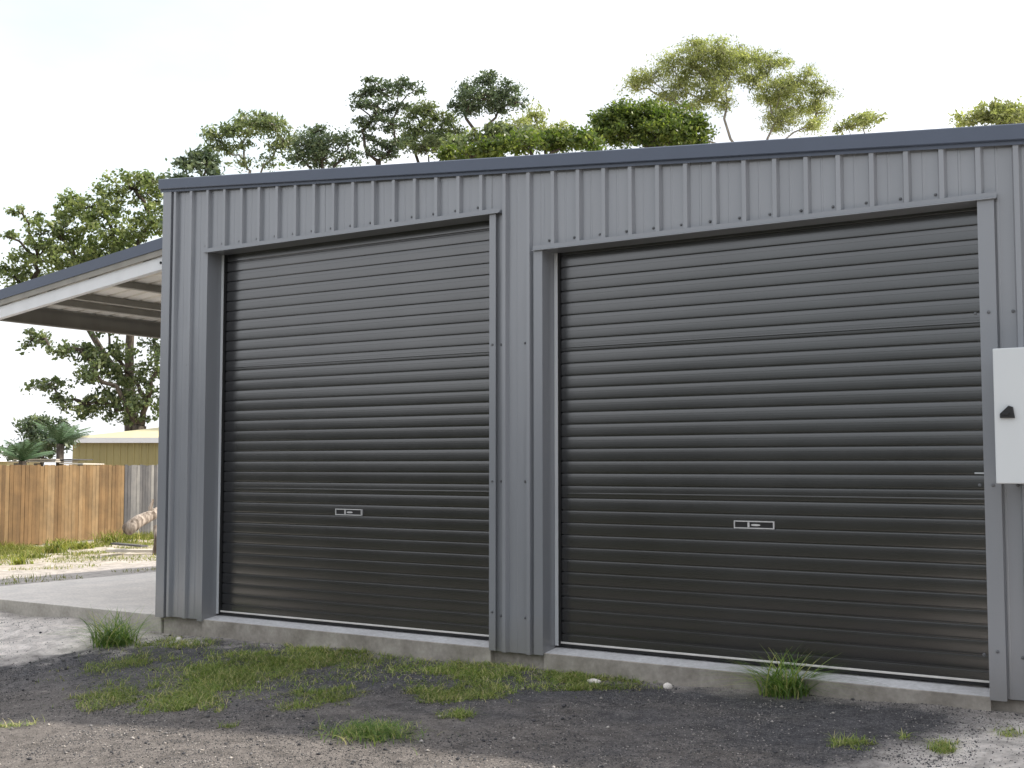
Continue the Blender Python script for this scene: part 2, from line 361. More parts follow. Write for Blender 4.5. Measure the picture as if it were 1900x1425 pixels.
# barge capping along the sloping top, in lengths that overlap
def capping(xa, xb, dy):
    b = MB(); H = .080
    prof = [(fy-.001, -.022), (fy-.003, -.022), (fy-.003, -.001), (-.052, 0), (-.056, .004), (-.056, H), (-.050, H+.006), (.05, H+.012), (.16, H+.004)]
    n = len(prof); vs = [(x, y+dy, capz(x)+z) for x in (xa, xb) for y, z in prof]
    b.add(vs, [(i, i+1, n+i+1, n+i) for i in range(n-1)]+[tuple(range(n))[::-1], tuple(range(n, 2*n))])
    return b.build('barge_capping', M['cap'], shed)
capping(-.17, 2.9, 0); capping(2.9, XR+.05, -.0015)
# roof, side, back walls
b = MB(); b.add([(XL-.04, -.04, capz(XL)+.075), (XR, -.04, capz(XR)+.075), (XR, YB, capz(XR)+.075), (XL-.04, YB, capz(XL)+.075),
                 (XL-.04, -.04, capz(XL)+.045), (XR, -.04, capz(XR)+.045), (XR, YB, capz(XR)+.045), (XL-.04, YB, capz(XL)+.045)],
                [(0,1,2,3),(4,7,6,5),(0,4,5,1),(2,6,7,3),(1,5,6,2),(0,3,7,4)]); b.build('roof', M['cap'], shed)
def sidewall(x, s):
    b = MB(); P = []; y = .1
    while y < YB:
        P += [(x, y), (x+.0*s, y+.14), (x+RIB*s, y+.15), (x+RIB*s, y+.18)]; y += .19
    b.strip(P, -.01, capz(x)+.04, 'z'); b.build('side_wall', M['clad'], shed)
sidewall(XL, -1); sidewall(XR, 1)
b = MB(); b.box(XL, XR, YB, YB+.03, -.01, capz(XL)-.5); b.build('back_wall', M['clad'], shed)
# screws
b = MB(); br = []
def screw(x, z, y): b.tube([(x, y+.002, z), (x, y-.004, z), (x, y-.0055, z)], [.009, .009, .004], 6)
kk = 0
while kk*PIT < 7.4:
    x = kk*PIT
    if X1-.1 < x < X2: screw(x-.040, HL+.062, -.001)
    if X3-.1 < x < X4: screw(x-.040, HR+.062, -.001)
    if x < X1 or X2 < x < X3 or x > X4:
        for z in (2.012, 1.10, .215): screw(x-.038, z, -.001)
    kk += 1
for z in (.24, 1.1, 2.012):
    screw(X2+.025, z, fy); screw(X4+.045, z, fy)
o = b.build('screws', painted('screw_heads', (.12, .125, .135), .45), shed); tag(o, kind='stuff')

# roller doors
SP = .0800
def slat_mesh(seam):
    P = [(0, -.0005), (.026, -.0005), (.038, -.0045), (.048, -.0090), (.070, -.0101), (.11, -.01045), (.20, -.01065), (.36, -.01073), (.54, -.01060), (.685, -.01030), (.698, -.01045), (.75, -.01025), (.83, -.0099), (.90, -.0095), (.956, -.0090), (.963, -.0060), (.970, -.0005), (1.0, -.0005)]
    if seam: P[7:8] = [(.28, -.0107), (.30, -.0118), (.36, -.0121), (.42, -.0118), (.44, -.0107)]
    b = MB(); nseg = 1; n = len(P); vs = []
    for i in range(nseg+1):
        x = 2.755*i/nseg
        for t, y in P: vs.append((x, y, t*SP))
    b.add(vs, [(i*n+j, (i+1)*n+j, (i+1)*n+j+1, i*n+j+1) for i in range(nseg) for j in range(n-1)], 0, False)
    me = bpy.data.meshes.new('slat'); me.from_pydata(b.v, [], b.f); me.materials.append(M['door'])
    me.update(); return me
SL, SS = slat_mesh(False), slat_mesh(True)
def roller_door(x0, ztop, head, seams, hx, hz):
    d = bpy.data.objects.new('roller_door', None); COL.objects.link(d); d.parent = shed; d.location = (x0, .143, .0)
    d['label'] = 'charcoal corrugated roller door, shut'
    zb = ztop-SP*math.floor((ztop-.075)/SP); n = 0; z = zb-SP
    while z < head+.10:
        if z+SP > .06:
            s = bpy.data.objects.new('slat', SS if round((ztop-z)/SP) in seams else SL); COL.objects.link(s); s.parent = d
            s.location = (0, .0, z); s.rotation_euler[0] = random.uniform(-.012, .012); n += 1
        z += SP
    r = MB(); r.box(0, 2.755, -.020, .012, .048, .060); r.build('bottom_rail', M['alu'], d, bevel=.003)
    r = MB(); r.box(0, 2.755, -.012, .012, .030, .0475); r.build('weather_seal', M['seal'], d)
    r = MB(); r.strip([(-.006, .030), (-.010, .030), (-.010, -.026), (.015, -.026), (.015, -.023)], .034, head-.004, 'z')
    r.build('guide_track', M['galv'], d)
    r = MB(); r.strip([(.0151, .0), (.0151, -.0215), (.030, -.0215), (.030, -.010)], .034, head-.004, 'z'); r.build('brush_seal', M['seal'], d)
    r = MB(); r.strip([(2.735, .03), (2.739, .03), (2.739, -.022), (2.70, -.022)], .034, head-.004, 'z'); r.build('guide_track', M['galv'], d)
    # lift handle set into the curtain: pale rim, black recess, pale badge marks
    hx -= x0; w, h = .252, .046; y = -.0155
    r = MB()
    for a in ((hx, hx+w, h-.006, h), (hx, hx+w, 0, .006), (hx, hx+.006, .006, h-.006), (hx+w-.006, hx+w, .006, h-.006)):
        r.box(a[0], a[1], y-.009, y+.006, hz+a[2], hz+a[3], 0)
    r.box(hx+.006, hx+w-.006, y-.003, y+.004, hz+.006, hz+h-.006, 1)
    r.box(hx+.086, hx+.098, y-.007, y-.003, hz+.008, hz+h-.008, 0)
    r.tube([(hx+.137, y-.003, hz+.021), (hx+.137, y-.0065, hz+.021)], .001, 4, 0)
    r.add([(hx+.137+.030*math.cos(t*math.pi/8), y-.0062, hz+.022+.0062*math.sin(t*math.pi/8)) for t in range(16)], [tuple(range(16))], 0)
    o = r.build('lift_handle', [M['frame'], M['dark']], d)
    return d
dl = roller_door(X1+.012, 2.7554, HL, (10, 22), 1.635, .838)
dr = roller_door(X3+.012, 2.5114, HR, (7, 19), 4.790, .828)
dl['label'] = 'taller charcoal roller door beside the lean-to'; dr['label'] = 'charcoal roller door next to the white meter box'
r = MB(); r.box(2.635, 2.71, -.024, -.012, 1.158, 1.166); r.build('lock_bar', M['galv'], dr)

# lean-to against the left side
LZ0, LS = 3.035, .119
def lz(x): return LZ0-LS*(XL-x)              # top surface of sheets
EX = -2.50
b = MB(); P = []; y = .0
while y < YB:
    P += [(y, 0), (y+.14, 0), (y+.152, .03), (y+.178, .03)]; y += .19
P.append((YB, 0)); n = len(P)
vs = [(x, yy, lz(x)-.035+zz) for x in (EX-.06, XL-.01) for yy, zz in P]
b.add(vs, [(i, i+1, n+i+1, n+i) for i in range(n-1)])
lean = b.build('lean_to_roof', M['soffit'], shed); lean['label'] = 'sloping metal lean-to roof on the side of the shed'
def sloped(name, mat, y0, y1, t0, t1, xa=EX-.02, xb=XL-.013):
    b = MB(); vs = [(x, y, lz(x)+t) for x in (xa, xb) for y in (y0, y1) for t in (t0, t1)]
    b.add(vs, [(0,1,3,2),(4,6,7,5),(0,4,5,1),(2,3,7,6),(0,2,6,4),(1,5,7,3)]); return b.build(name, mat, lean)
# C-section rafter at the front edge, with lips
b = MB(); prof = [(.050, -.095), (.050, -.082), (.012, -.082)]
sloped('rafter', M['rafter'], .010, .016, -.205, -.100)
o = sloped('rafter_flange', M['rafter'], .0165, .062, -.205, -.200); sloped('rafter_flange', M['rafter'], .0165, .062, -.105, -.100)
for yy in (4.4, 8.8): sloped('rafter', M['rafter'], yy, yy+.05, -.205, -.100)
sloped('barge_capping', M['cap'], -.022, -.014, -.045, .048); sloped('barge_capping', M['cap'], -.014, .12, .040, .048)
sloped('gap_shade_strip', M['purlin'], -.013, .004, -.095, -.020)  # dull strip standing in for the underside shade between capping and rafter
b = MB()
for i, px in enumerate((-.52, -1.22, -1.80, -2.08)):
    b = MB(); t = lz(px)-.037; b.strip([(px-.03, t-.012), (px-.03, t), (px+.03, t), (px+.03, t-.060), (px-.03+.0, t-.060), (px-.03, t-.048)], .07, YB, 'y')
    b.build('purlin', M['purlin'], lean)
b = MB(); t = lz(EX)-.037; b.strip([(EX+.045, t-.012), (EX+.045, t), (EX, t), (EX, t-.165), (EX+.05, t-.165), (EX+.05, t-.15)], .07, YB, 'y'); b.build('eave_beam', M['purlin'], lean)
b = MB(); b.strip([(EX-.005, t+.0), (EX-.005, t-.11), (EX-.11, t-.11), (EX-.12, t+.0)], -.02, YB, 'y'); b.build('gutter', M['cap'], lean)
for yy in (.06, 8.8):
    b = MB(); b.box(EX-.16, EX-.09, yy, yy+.075, -.0035, t-.09); b.build('post', M['rafter'], lean)
b = MB(); 
for x in (XL-.045, XL-.045): b.tube([(XL-.07, .011, lz(XL-.07)-.150), (XL-.07, .002, lz(XL-.07)-.150)], .011, 8)
b.build('bolt', painted('bolt_steel', (.16, .16, .17), .4), lean)

# meter box on the wall
mb = empty('meter_box', (6.365, -.002, 1.112)); tag(mb, 'white metal meter box on the grey cladding beside the roller door', 'meter box')
b = MB(); b.box(.012, .53, -.232, -.030, .01, .675); b.build('body', M['white'], mb, bevel=.006)
b = MB(); b.box(0, .542, -.252, -.2335, 0, .685); b.build('door', M['white'], mb, bevel=.005)
b = MB(); pts = [(.030, .330), (.030, .352), (.072, .392), (.092, .385), (.100, .330)]
vs = [(x, y, z) for y in (-.268, -.2525) for x, z in pts]; n = len(pts)
b.add(vs, [tuple(range(n)), tuple(range(n, 2*n))[::-1]]+[(i, n+i, n+(i+1) % n, (i+1) % n) for i in range(n)])
b.box(.042, .075, -.276, -.2685, .345, .357); o = b.build('latch', M['dark'], mb, bevel=.002)

# ------------------------------------------------------------------ scattering helpers
def blades(pos, h, w, lean_, seed, seg=3):
    """pos (n,3), h (n), w (n): curved tapering blades; returns v, f, rnd"""
    g = np.random.default_rng(seed); n = len(pos); a = g.random(n)*2*np.pi; d = np.stack([np.cos(a), np.sin(a), 0*a], 1)
    s = np.stack([-np.sin(a+g.normal(0, .5, n)), np.cos(a+g.normal(0, .5, n)), 0*a], 1)
    L = lean_*(.4+g.random(n)*1.2); vs = []
    for i in range(seg+1):
        t = i/seg; up = h*np.sin(t*np.minimum(L*1.35, 2.6)+1e-3)/np.sin(np.minimum(L*1.35, 1.5))*.0 + h*(t-.42*L*t*t); out = h*L*t**1.7
        c = pos+d*out[:, None]+np.array([0, 0, 1])*up[:, None]; ww = w*(1-t)**.7*.5+.0003
        vs += [c-s*ww[:, None], c+s*ww[:, None]]
    v = np.stack(vs, 1).reshape(-1, 3); m = 2*(seg+1)
    f = np.concatenate([(np.arange(n)*m)[:, None]+np.array([[2*i, 2*i+1, 2*i+3, 2*i+2]]) for i in range(seg)], 0)
    r = np.tile(g.random(n), seg); return v, f, r
def ell(u, v, ru, rv, n, seed, z=None):
    """points on the ground under an ellipse-like patch"""
    g = np.random.default_rng(seed); c = onZ(u, v, -.18)
    ax = onZ(u+ru, v, -.18)-c; ay = onZ(u, v+rv, -.18)-c
    a = g.random(n)*2*np.pi; r = g.random(n)**.62*1.35*(.75+.5*vnoise(a*1.2, a*0+seed, seed))
    p = c[None]+ax[None]*(r*np.cos(a))[:, None]+ay[None]*(r*np.sin(a))[:, None]
    keep = (.6*vnoise(p[:, 0]*6+seed, p[:, 1]*6, seed)+.4*vnoise(p[:, 0]*21, p[:, 1]*21, seed+1) > .22+.38*r+.22*(g.random(n)-.5)) & (p[:, 1] < -.018)
    p = p[keep]; p[:, 2] = gh(p[:, 0], p[:, 1])-.004; return p
# low weeds and grass in the gravel
patches = [(325, 1202, 70, 9, 1500), (240, 1224, 75, 8, 1400), (205, 1268, 60, 16, 1800), (335, 1282, 75, 26, 5200), (405, 1257, 95, 20, 5200),
           (500, 1237, 110, 20, 6800), (620, 1226, 105, 18, 6000), (700, 1222, 60, 10, 1600), (600, 1290, 70, 13, 1500), (850, 1296, 90, 17, 3200), (880, 1262, 80, 14, 3000),
           (1000, 1252, 95, 22, 6400), (1075, 1278, 85, 18, 5200), (1170, 1262, 80, 17, 4600), (1120, 1296, 120, 9, 1500), (850, 1342, 30, 9, 350),
           (430, 1340, 26, 5, 150), (1590, 1400, 60, 10, 700), (1675, 1392, 22, 8, 200), (1760, 1410, 30, 10, 320), (560, 1310, 60, 6, 350), (30, 1306, 50, 6, 300), (1870, 1395, 40, 8, 180), (740, 1252, 50, 10, 500)]
P = np.concatenate([ell(u, v, a, c, n, 30+i) for i, (u, v, a, c, n) in enumerate([(u, v, a*1.08, c*1.12, int(n*2.5)) for u, v, a, c, n in patches+[(450, 1250, 260, 40, 3800), (960, 1262, 260, 34, 3400), (330, 1235, 180, 36, 1500), (700, 1240, 200, 26, 1800)]])])
g_ = np.random.default_rng(5); n = len(P)
v, f, r = blades(P, .012+.060*g_.random(n)**2.6, .003+.003*g_.random(n), 1.1, 6)
o = npmesh('low_grass', v, f, M['grass'], rnd=np.clip(r*.9+.12*np.tile(vnoise(P[:, 0]*3, P[:, 1]*3, 9), 3), 0, 1)); tag(o, 'patches of short green and straw grass creeping over the dark gravel', 'grass', kind='stuff')
# yard grass by the fence
YP = []
g_ = np.random.default_rng(8)
FA, FB, FC = np.array([-11.9, 3.7]), np.array([-13.57, 10.6]), np.array([-15.3, 17.6])
for i in range(64000):
    t = g_.random(); s = abs(g_.normal(0, 1.0))*1.5; p = FA+(FC-FA)*t; q = p+np.array([.97, .23])*s; YP.append((q[0], q[1]))
for i in range(30000): YP.append((g_.uniform(-13, -4.2), g_.uniform(1.5, 14)))
YP = np.array(YP); dn = vnoise(YP[:, 0]*1.1, YP[:, 1]*1.1, 12)+.5*vnoise(YP[:, 0]*4, YP[:, 1]*4, 13)
fd = np.abs((YP-FA)@np.array([.972, .236])); keep = dn > .66+.22*np.clip(fd/3-.3, 0, 1)
YP = YP[keep & (YP[:, 0] < -3.9)]; P = np.concatenate([YP, gh(YP[:, 0], YP[:, 1])[:, None]-.005], 1); n = len(P)
fd = np.abs((YP-FA)@np.array([.972, .236]))
v, f, r = blades(P, (.04+.16*g_.random(n)**2*np.exp(-fd/1.2)+.03*g_.random(n))*(.6+.9*vnoise(P[:, 0]*1.7, P[:, 1]*1.7, 14)), .006+.006*g_.random(n), .8, 16, 2)
o = npmesh('yard_grass', v, f, M['yardgrass'], rnd=r); tag(o, 'yellow green rough grass growing along the paling fence', 'grass', kind='stuff')
# loose stones
def stones(n, seed):
    g = np.random.default_rng(seed); x = g.uniform(-2.4, 7.2, n); y = g.uniform(-3.6, -.01, n)**1
    d = .25+.75*(vnoise(x*2.3, y*2.3, 21) > .42)
    sandy = np.clip(-(x-.25)/.5, 0, 1)*np.clip((y+1.3)/.4, 0, 1); k = g.random(n) < d*(1-.85*sandy); x, y = x[k], y[k]; n = len(x); s = .0022+.0046*g.random(n)**3+.010*(g.random(n) > .996)
    base = np.array([(1, 0, 0), (-.5, .87, 0), (-.5, -.87, 0), (0, 0, 1), (.3, .2, -1)]); fs = np.array([(0, 1, 3), (1, 2, 3), (2, 0, 3), (1, 0, 4), (2, 1, 4), (0, 2, 4)])
    a = g.random(n)*6.283; ca, sa = np.cos(a), np.sin(a); V = np.repeat(base[None], n, 0)*(.7+.6*g.random((n, 5, 1)))
    V[:, :, 2] *= .62; X = V[:, :, 0]*ca[:, None]-V[:, :, 1]*sa[:, None]; Y = V[:, :, 0]*sa[:, None]+V[:, :, 1]*ca[:, None]
    V = np.stack([X, Y, V[:, :, 2]], -1)*s[:, None, None]; c = np.stack([x, y, gh(x, y)+s*.35], 1)
    v = (V+c[:, None]).reshape(-1, 3); f = ((np.arange(n)*5)[:, None, None]+fs[None]).reshape(-1, 3)
    return v, f, np.repeat(np.clip(g.random(n)**2.2, 0, 1), 6)
v, f, r = stones(150000, 3); o = npmesh('gravel', v, f, M['stones'], rnd=r); tag(o, 'loose gravel scattered over the driveway in front of the shed', 'gravel', kind='stuff')
# single pale rocks
def rock(p, s, name, label):
    g = np.random.default_rng(int(abs(p[0])*1000)); import bmesh
    bm = bmesh.new(); bmesh.ops.create_icosphere(bm, subdivisions=2, radius=1)
    for q in bm.verts: q.co *= 1+.22*(g.random()-.5); q.co.x *= s[0]; q.co.y *= s[1]; q.co.z *= s[2]
    me = bpy.data.meshes.new(name); bm.to_mesh(me); bm.free(); me.materials.append(M['slab'])
    o = bpy.data.objects.new(name, me); COL.objects.link(o); o.location = (p[0], p[1], float(gh(p[0], p[1]))+s[2]*.4); tag(o, label, 'rock')
q = onZ(1130, 1264, -.14); rock((q[0], -.16), (.05, .025, .018), 'rock', 'flat pale rock lying in the grass patch below the right door')
q = onZ(1246, 1281, -.14); rock((q[0], -.09), (.03, .025, .022), 'rock', 'small grey white rock at the right end of the grass strip')
q = onZ(278, 1196, -.15); rock((q[0], -.15), (.025, .02, .02), 'rock', 'small white rock near the left corner of the shed')

# tall grass tufts
def tuft(u, v, n, h, spread, seed, label, w=.0075, ln=1.15):
    c = onZ(u, v, -.15); c[2] = float(gh(c[0], c[1])); g = np.random.default_rng(seed)
    p = np.stack([g.normal(0, spread, n), g.normal(0, spread*.8, n), np.zeros(n)-.01], 1)
    hh = h*(.3+.7*g.random(n)**.8); v_, f_, r_ = blades(p, hh, w*(.6+.7*g.random(n)), ln, seed+1, 6)
    # a few long seed stalks
    o = npmesh('grass_tuft', v_, f_, M['tuft'], rnd=r_); o.location = c
    tag(o, label, 'grass tuft', 'tall grass tufts'); return o
tuft(212, 1190, 430, .40, .085, 41, 'bushy grass tuft in the sand by the left corner of the shed')
tuft(1458, 1308, 400, .38, .055, 51, 'tall grass tuft against the slab below the right door')
o = tuft(700, 1356, 1700, .085, .115, 61, 'low round clump of weeds alone in the dark gravel', .004, 1.1); o.name = 'weed_clump'; o['category'] = 'weed'; del o['group']
for i, (u, v, n, h, sp, lab) in enumerate([(100, 1028, 160, .34, .10, 'leafy green weed at the foot of the brown fence'), (118, 1012, 150, .30, .12, 'green weed close against the brown palings'), (38, 1060, 90, .18, .06, 'small yellow weed at the edge of the pale sand'), (60, 1042, 160, .2, .13, 'broad low weed on the bare yard soil'), (215, 1006, 240, .42, .22, 'high yellow green weeds where brown and grey palings meet'), (150, 1018, 240, .25, .12, 'mid green weeds below the brown fence')]):
    c = onZ(u, v, -.3); c[2] = float(gh(c[0], c[1])); g = np.random.default_rng(70+i); p = np.stack([g.normal(0, sp, n), g.normal(0, sp, n), np.zeros(n)-.01], 1)
    v_, f_, r_ = blades(p, h*(.4+.6*g.random(n)), .022*(.5+g.random(n)), .7, 80+i, 4); o = npmesh('weed', v_, f_, M['yardgrass'], rnd=r_); o.location = c; tag(o, lab, 'weed', 'weeds in the yard')

# ------------------------------------------------------------------ fence
def fence(A, B, mat, label, seed, sg, step=.103, ztop=1.215):
    rd = random.Random(seed); L = float(np.hypot(*(B-A))); d = (B-A)/L; rz = math.atan2(d[1], d[0])
    root = empty('paling_fence', (A[0], A[1], -.33), rz); tag(root, label, 'fence', 'paling fences along the yard')
    n = int(L/step); zt = ztop+.33
    for i in range(n):
        b = MB(); h = zt+rd.uniform(-.012, .012); y = rd.uniform(-.004, .004); b.box(i*step, i*step+step-.006, y-.008, y+.008, .01, h)
        b.build('paling', mat, root).rotation_euler[1] = rd.uniform(-.004, .004)
    for z in (.25, .8, 1.32):
        b = MB(); b.box(0, n*step, min(sg*.05, sg*.013), max(sg*.05, sg*.013), z, z+.07); b.build('rail', mat, root)
    for i in range(0, n, 24):
        b = MB(); b.box(i*step, i*step+.09, min(sg*.13, sg*.051), max(sg*.13, sg*.051), -.1, zt-.06); b.build('post', mat, root)
    return root
fence(FB, FA, M['brownwood'], 'warm brown timber paling fence at the left edge of the yard', 1, -1)
fence(FB+np.array([-.01, .03]), FC, M['greywood'], 'weathered grey paling fence running behind the fallen log', 2, 1)

# fallen log, upright stick and plank
lg = MB(); A, Bp = at(238, 982, 18.6), at(305, 944, 19.6)
pts = [A, A*.72+Bp*.28+np.array([0, 0, .03]), A*.4+Bp*.6+np.array([0, 0, .01]), Bp, Bp+(Bp-A)*.5]
lg.tube(pts, [.105, .10, .085, .075, .05], 12)
o = lg.build('fallen_log', M['logbark']); tag(o, 'thick sawn tree log lying tilted in front of the grey fence', 'log')
o2 = MB(); m_ = A*.4+Bp*.6; o2.tube([m_, m_+np.array([0, 0, .14]), m_+np.array([.03, .02, .27])], [.035, .03, .018], 8); o2.build('branch_stub', M['logbark'], o)
st = MB(); c = at(291, 1012, 19.4); c[2] = float(gh(c[0], c[1]))
st.tube([c+np.array([0, 0, -.05]), c+np.array([.03, 0, .25]), c+np.array([-.04, .02, .46])], [.075, .065, .05], 10)
o = st.build('tree_stump', M['logbark']); tag(o, 'upright reddish stump propping the fallen log', 'stump')
b = MB(); b.box(0, 2.3, 0, .16, 0, .045); o = b.build('timber_plank', M['plank']); p0 = onZ(196, 1029, -.22); p1 = onZ(300, 1029, -.22)
o.location = (p0[0], p0[1], float(gh(p0[0], p0[1]))+.05); o.rotation_euler = (0, .012, math.atan2(p1[1]-p0[1], p1[0]-p0[0])); tag(o, 'pale weathered plank lying on the grass in front of the fallen log', 'plank')
b = MB(); b.box(0, 1.5, 0, .12, 0, .03); o = b.build('timber_plank', M['greywood']); p0 = onZ(205, 1020, -.3)
o.location = (p0[0], p0[1], float(gh(p0[0], p0[1]))+.08); o.rotation_euler = (0, -.02, math.atan2(p1[1]-p0[1], p1[0]-p0[0])+.05); tag(o, 'thin dark board lying just behind the pale plank', 'plank')
# ------------------------------------------------------------------ beyond the fence
rzc = YAW
# low shelter with sheets laid on top
sh = empty('low_shelter', (0, 0, 0)); c0 = at(15, 863, 29.5); sh.location = (c0[0], c0[1], -.35); sh.scale = (1.2, 1.2, 1.0); sh.rotation_euler[2] = rzc; tag(sh, 'low shelter roofed with loose pale sheets behind the brown fence', 'shelter')
for i, (x0, x1, y0, z, h, mt, tilt) in enumerate([(.0, .95, 0, 1.66, .022, 'plank', 0), (.05, .92, .1, 1.715, .03, 'plank', .006), (.98, 1.46, .0, 1.645, .02, 'plank', .03), (.15, 1.2, .3, 1.69, .02, 'greywood', -.02)]):
    b = MB(); b.box(x0, x1, y0, y0+1.3, z-h, z+h*.3); o = b.build('roof_sheet', M[mt], sh); o.rotation_euler[1] = tilt
for x in (.05, 1.35):
    for y in (.15, 1.2):
        b = MB(); b.box(x, x+.09, y, y+.09, -.1, 1.615); b.build('post', M['greywood'], sh)
# neighbouring shed, khaki walls, white fascia, cream hip roof
ns = empty('neighbour_shed', (0, 0, 0)); c0 = at(134, 863, 37); ns.location = (c0[0], c0[1], -.5); ns.rotation_euler[2] = rzc
tag(ns, 'khaki ribbed shed with white fascia and cream roof beyond the fence', 'shed')
ez = 1.2+50*37/FPX+.5                       # eave height above local base
b = MB(); P = []; x = 0
while x < 9:
    P += [(x, 0), (x+.15, 0), (x+.165, -.03), (x+.195, -.03), (x+.21, 0)]; x += .21
b.strip(P, 0, ez-.09, 'z'); b.build('wall', M['nwall'], ns)
b = MB(); b.box(0, 9, .02, 7, 0, ez-.10); b.build('wall', M['nwall'], ns)
b = MB(); b.box(-.18, 9.2, -.22, -.19, ez-.125, ez+.035); b.box(-.18, -.15, -.1899, 7.2, ez-.125, ez+.035); b.build('fascia', M['nfascia'], ns)
b = MB(); rs = [(-.18, -.18, ez+.02), (9.2, -.18, ez+.02), (9.2, 7.2, ez+.02), (-.18, 7.2, ez+.02), (3.4, 3.5, ez+.66), (5.6, 3.5, ez+.66)]
b.add(rs, [(0, 1, 5, 4), (1, 2, 5), (2, 3, 4, 5), (3, 0, 4)]); b.add(rs[:4], [(3, 2, 1, 0)]); b.build('roof', M['nroof'], ns)
# distant pale roofed house at the very edge
fh = empty('distant_house', (0, 0, 0)); c0 = at(-70, 863, 85); fh.location = (c0[0], c0[1], -.6); fh.rotation_euler[2] = rzc; tag(fh, 'far pale roofed house at the left edge above the fence', 'house')
b = MB(); b.box(0, 3.1, 0, 6, 0, 2.1); b.build('wall', M['nwall'], fh)
b = MB(); rs = [(-.3, -.3, 2.1), (3.4, -.3, 2.1), (3.4, 6.3, 2.1), (-.3, 6.3, 2.1), (1.4, 3, 3.1), (1.7, 3, 3.1)]; b.add(rs, [(0, 1, 5, 4), (1, 2, 5), (2, 3, 4, 5), (3, 0, 4), (3, 2, 1, 0)]); b.build('roof', M['nfascia'], fh)

# ------------------------------------------------------------------ trees
def leaves(C, size, asp, seed, droop=0.0):
    g = np.random.default_rng(seed); n = len(C); a = g.normal(size=(n, 3)); a[:, 2] -= droop; a /= np.linalg.norm(a, axis=1)[:, None]
    b_ = np.cross(a, g.normal(size=(n, 3))); b_ /= np.linalg.norm(b_, axis=1)[:, None]; s = size*(.6+.8*g.random(n))
    a = a*s[:, None]; b_ = b_*(s*asp)[:, None]
    v = np.stack([C-a*.5, C+b_*.5, C+a*.5, C-b_*.5], 1).reshape(-1, 3); f = (np.arange(n)*4)[:, None]+np.arange(4)[None]; return v, f
def tree(label, depth, base_u, fork, blobs, leafmat_, bark, size=.16, asp=.5, dens=1.0, trunk_r=.16, clump=.42, fill=.55, seed=1, droop=0, cat='tree', name='tree', flat=.62, ntw=3, sw=.62):
    g = np.random.default_rng(seed); px = depth/FPX; base = at(base_u, 863, depth); base[2] = -.7
    root = empty(name, base); tag(root, label, cat, 'trees and bushes beyond the shed'); fk = at(fork[0], fork[1], depth)
    tb = MB(); q = lambda p: np.asarray(p)-base
    mid = (base+fk)/2+np.array([g.normal(0, .15), g.normal(0, .15), 0]); 
    tb.tube([q(base), q(mid), q(fk)], [trunk_r*1.25, trunk_r, trunk_r*.85], 9)
    if fork[1] < 400 and cat == 'tree': blobs = list(blobs)+[(base_u-30, 400, 40, 30), (base_u+35, 440, 40, 32), (base_u-10, 500, 46, 34)]
    allc = []; C = []
    for (u, v, ru, rv) in blobs: C.append(at(u, v, depth+g.uniform(-.6, .6)*ru*px*1.2))
    order = sorted(range(len(C)), key=lambda i: np.linalg.norm(C[i]-fk)); nodes = [(fk, -1)]; par = {}
    for i in order:
        d0 = np.linalg.norm(C[i]-fk); best = min(range(len(nodes)), key=lambda j: np.linalg.norm(C[i]-nodes[j][0])+sw*(np.linalg.norm(nodes[j][0]-fk)) + (9 if nodes[j][0][2] > C[i][2]+.3*d0 and j else 0))
        par[i] = best; nodes.append((C[i], i))
    wt = [1.0]*len(nodes)
    for q_ in range(len(nodes)-1, 0, -1): wt[par[nodes[q_][1]]] += wt[q_]
    for q_ in range(1, len(nodes)):
        c, i = nodes[q_]; pa = nodes[par[i]][0]; dv = c-pa; ln_ = np.linalg.norm(dv); L = max(.022, trunk_r*.8*math.sqrt(wt[q_]/wt[0])); L0 = L
        jit = lambda s_: g.normal(size=3)*s_*ln_
        lift = np.array([0, 0, 1.0])*ln_
        m1 = pa+dv*.3+jit(.05)+lift*.04; m2 = pa+dv*.55+jit(.06)+lift*.05; m3 = pa+dv*.8+jit(.05)+lift*.02
        tb.tube([q(pa), q(m1), q(m2), q(m3), q(c)], [L*1.15, L, L*.9, L*.8, L*.65], 6)
        (u, v, ru, rv) = blobs[i]; rx, rz_ = ru*px, rv*px
        n = max(4, int(fill*dens*2.6*(rx*rz_*rx)**.67/(clump**2)*3)); th = g.normal(size=(n, 3)); th /= np.linalg.norm(th, axis=1)[:, None]
        rr = (.25+.85*g.random(n)**.6)[:, None]; P = c+(R_*th[:, :1]*rx+np.array([F_[0], F_[1], 0])*th[:, 1:2]*rx+np.array([0, 0, 1])*th[:, 2:]*rz_)*rr
        for p in P[:ntw*5]:
            tb.tube([q(c), q(c*.55+p*.45+g.normal(size=3)*.06*rx+np.array([0, 0, -.04])), q(p)], [min(L*.5, .04), .018, .007], 4)
        allc.append(P)
    tb.build('trunk', bark, root)
    Cc = np.concatenate(allc); k = int(70*(clump/.42)**2*(.16/size)**1.2)
    pts = np.repeat(Cc, k, 0); cr = np.repeat(clump*(.5+.75*g.random(len(Cc))), k)
    off = g.normal(size=pts.shape); off /= np.linalg.norm(off, axis=1)[:, None]; off *= (g.random(len(pts))**.75*cr*1.4)[:, None]; off[:, 2] *= flat
    pts = pts+off; v_, f_ = leaves(pts-base, size, asp, seed+5, droop)
    rn = np.clip(np.repeat(g.random(len(Cc)), k)*.45+.55*g.random(len(pts)), 0, 1)
    npmesh('crown', v_, f_, leafmat_, root, rnd=rn); return root
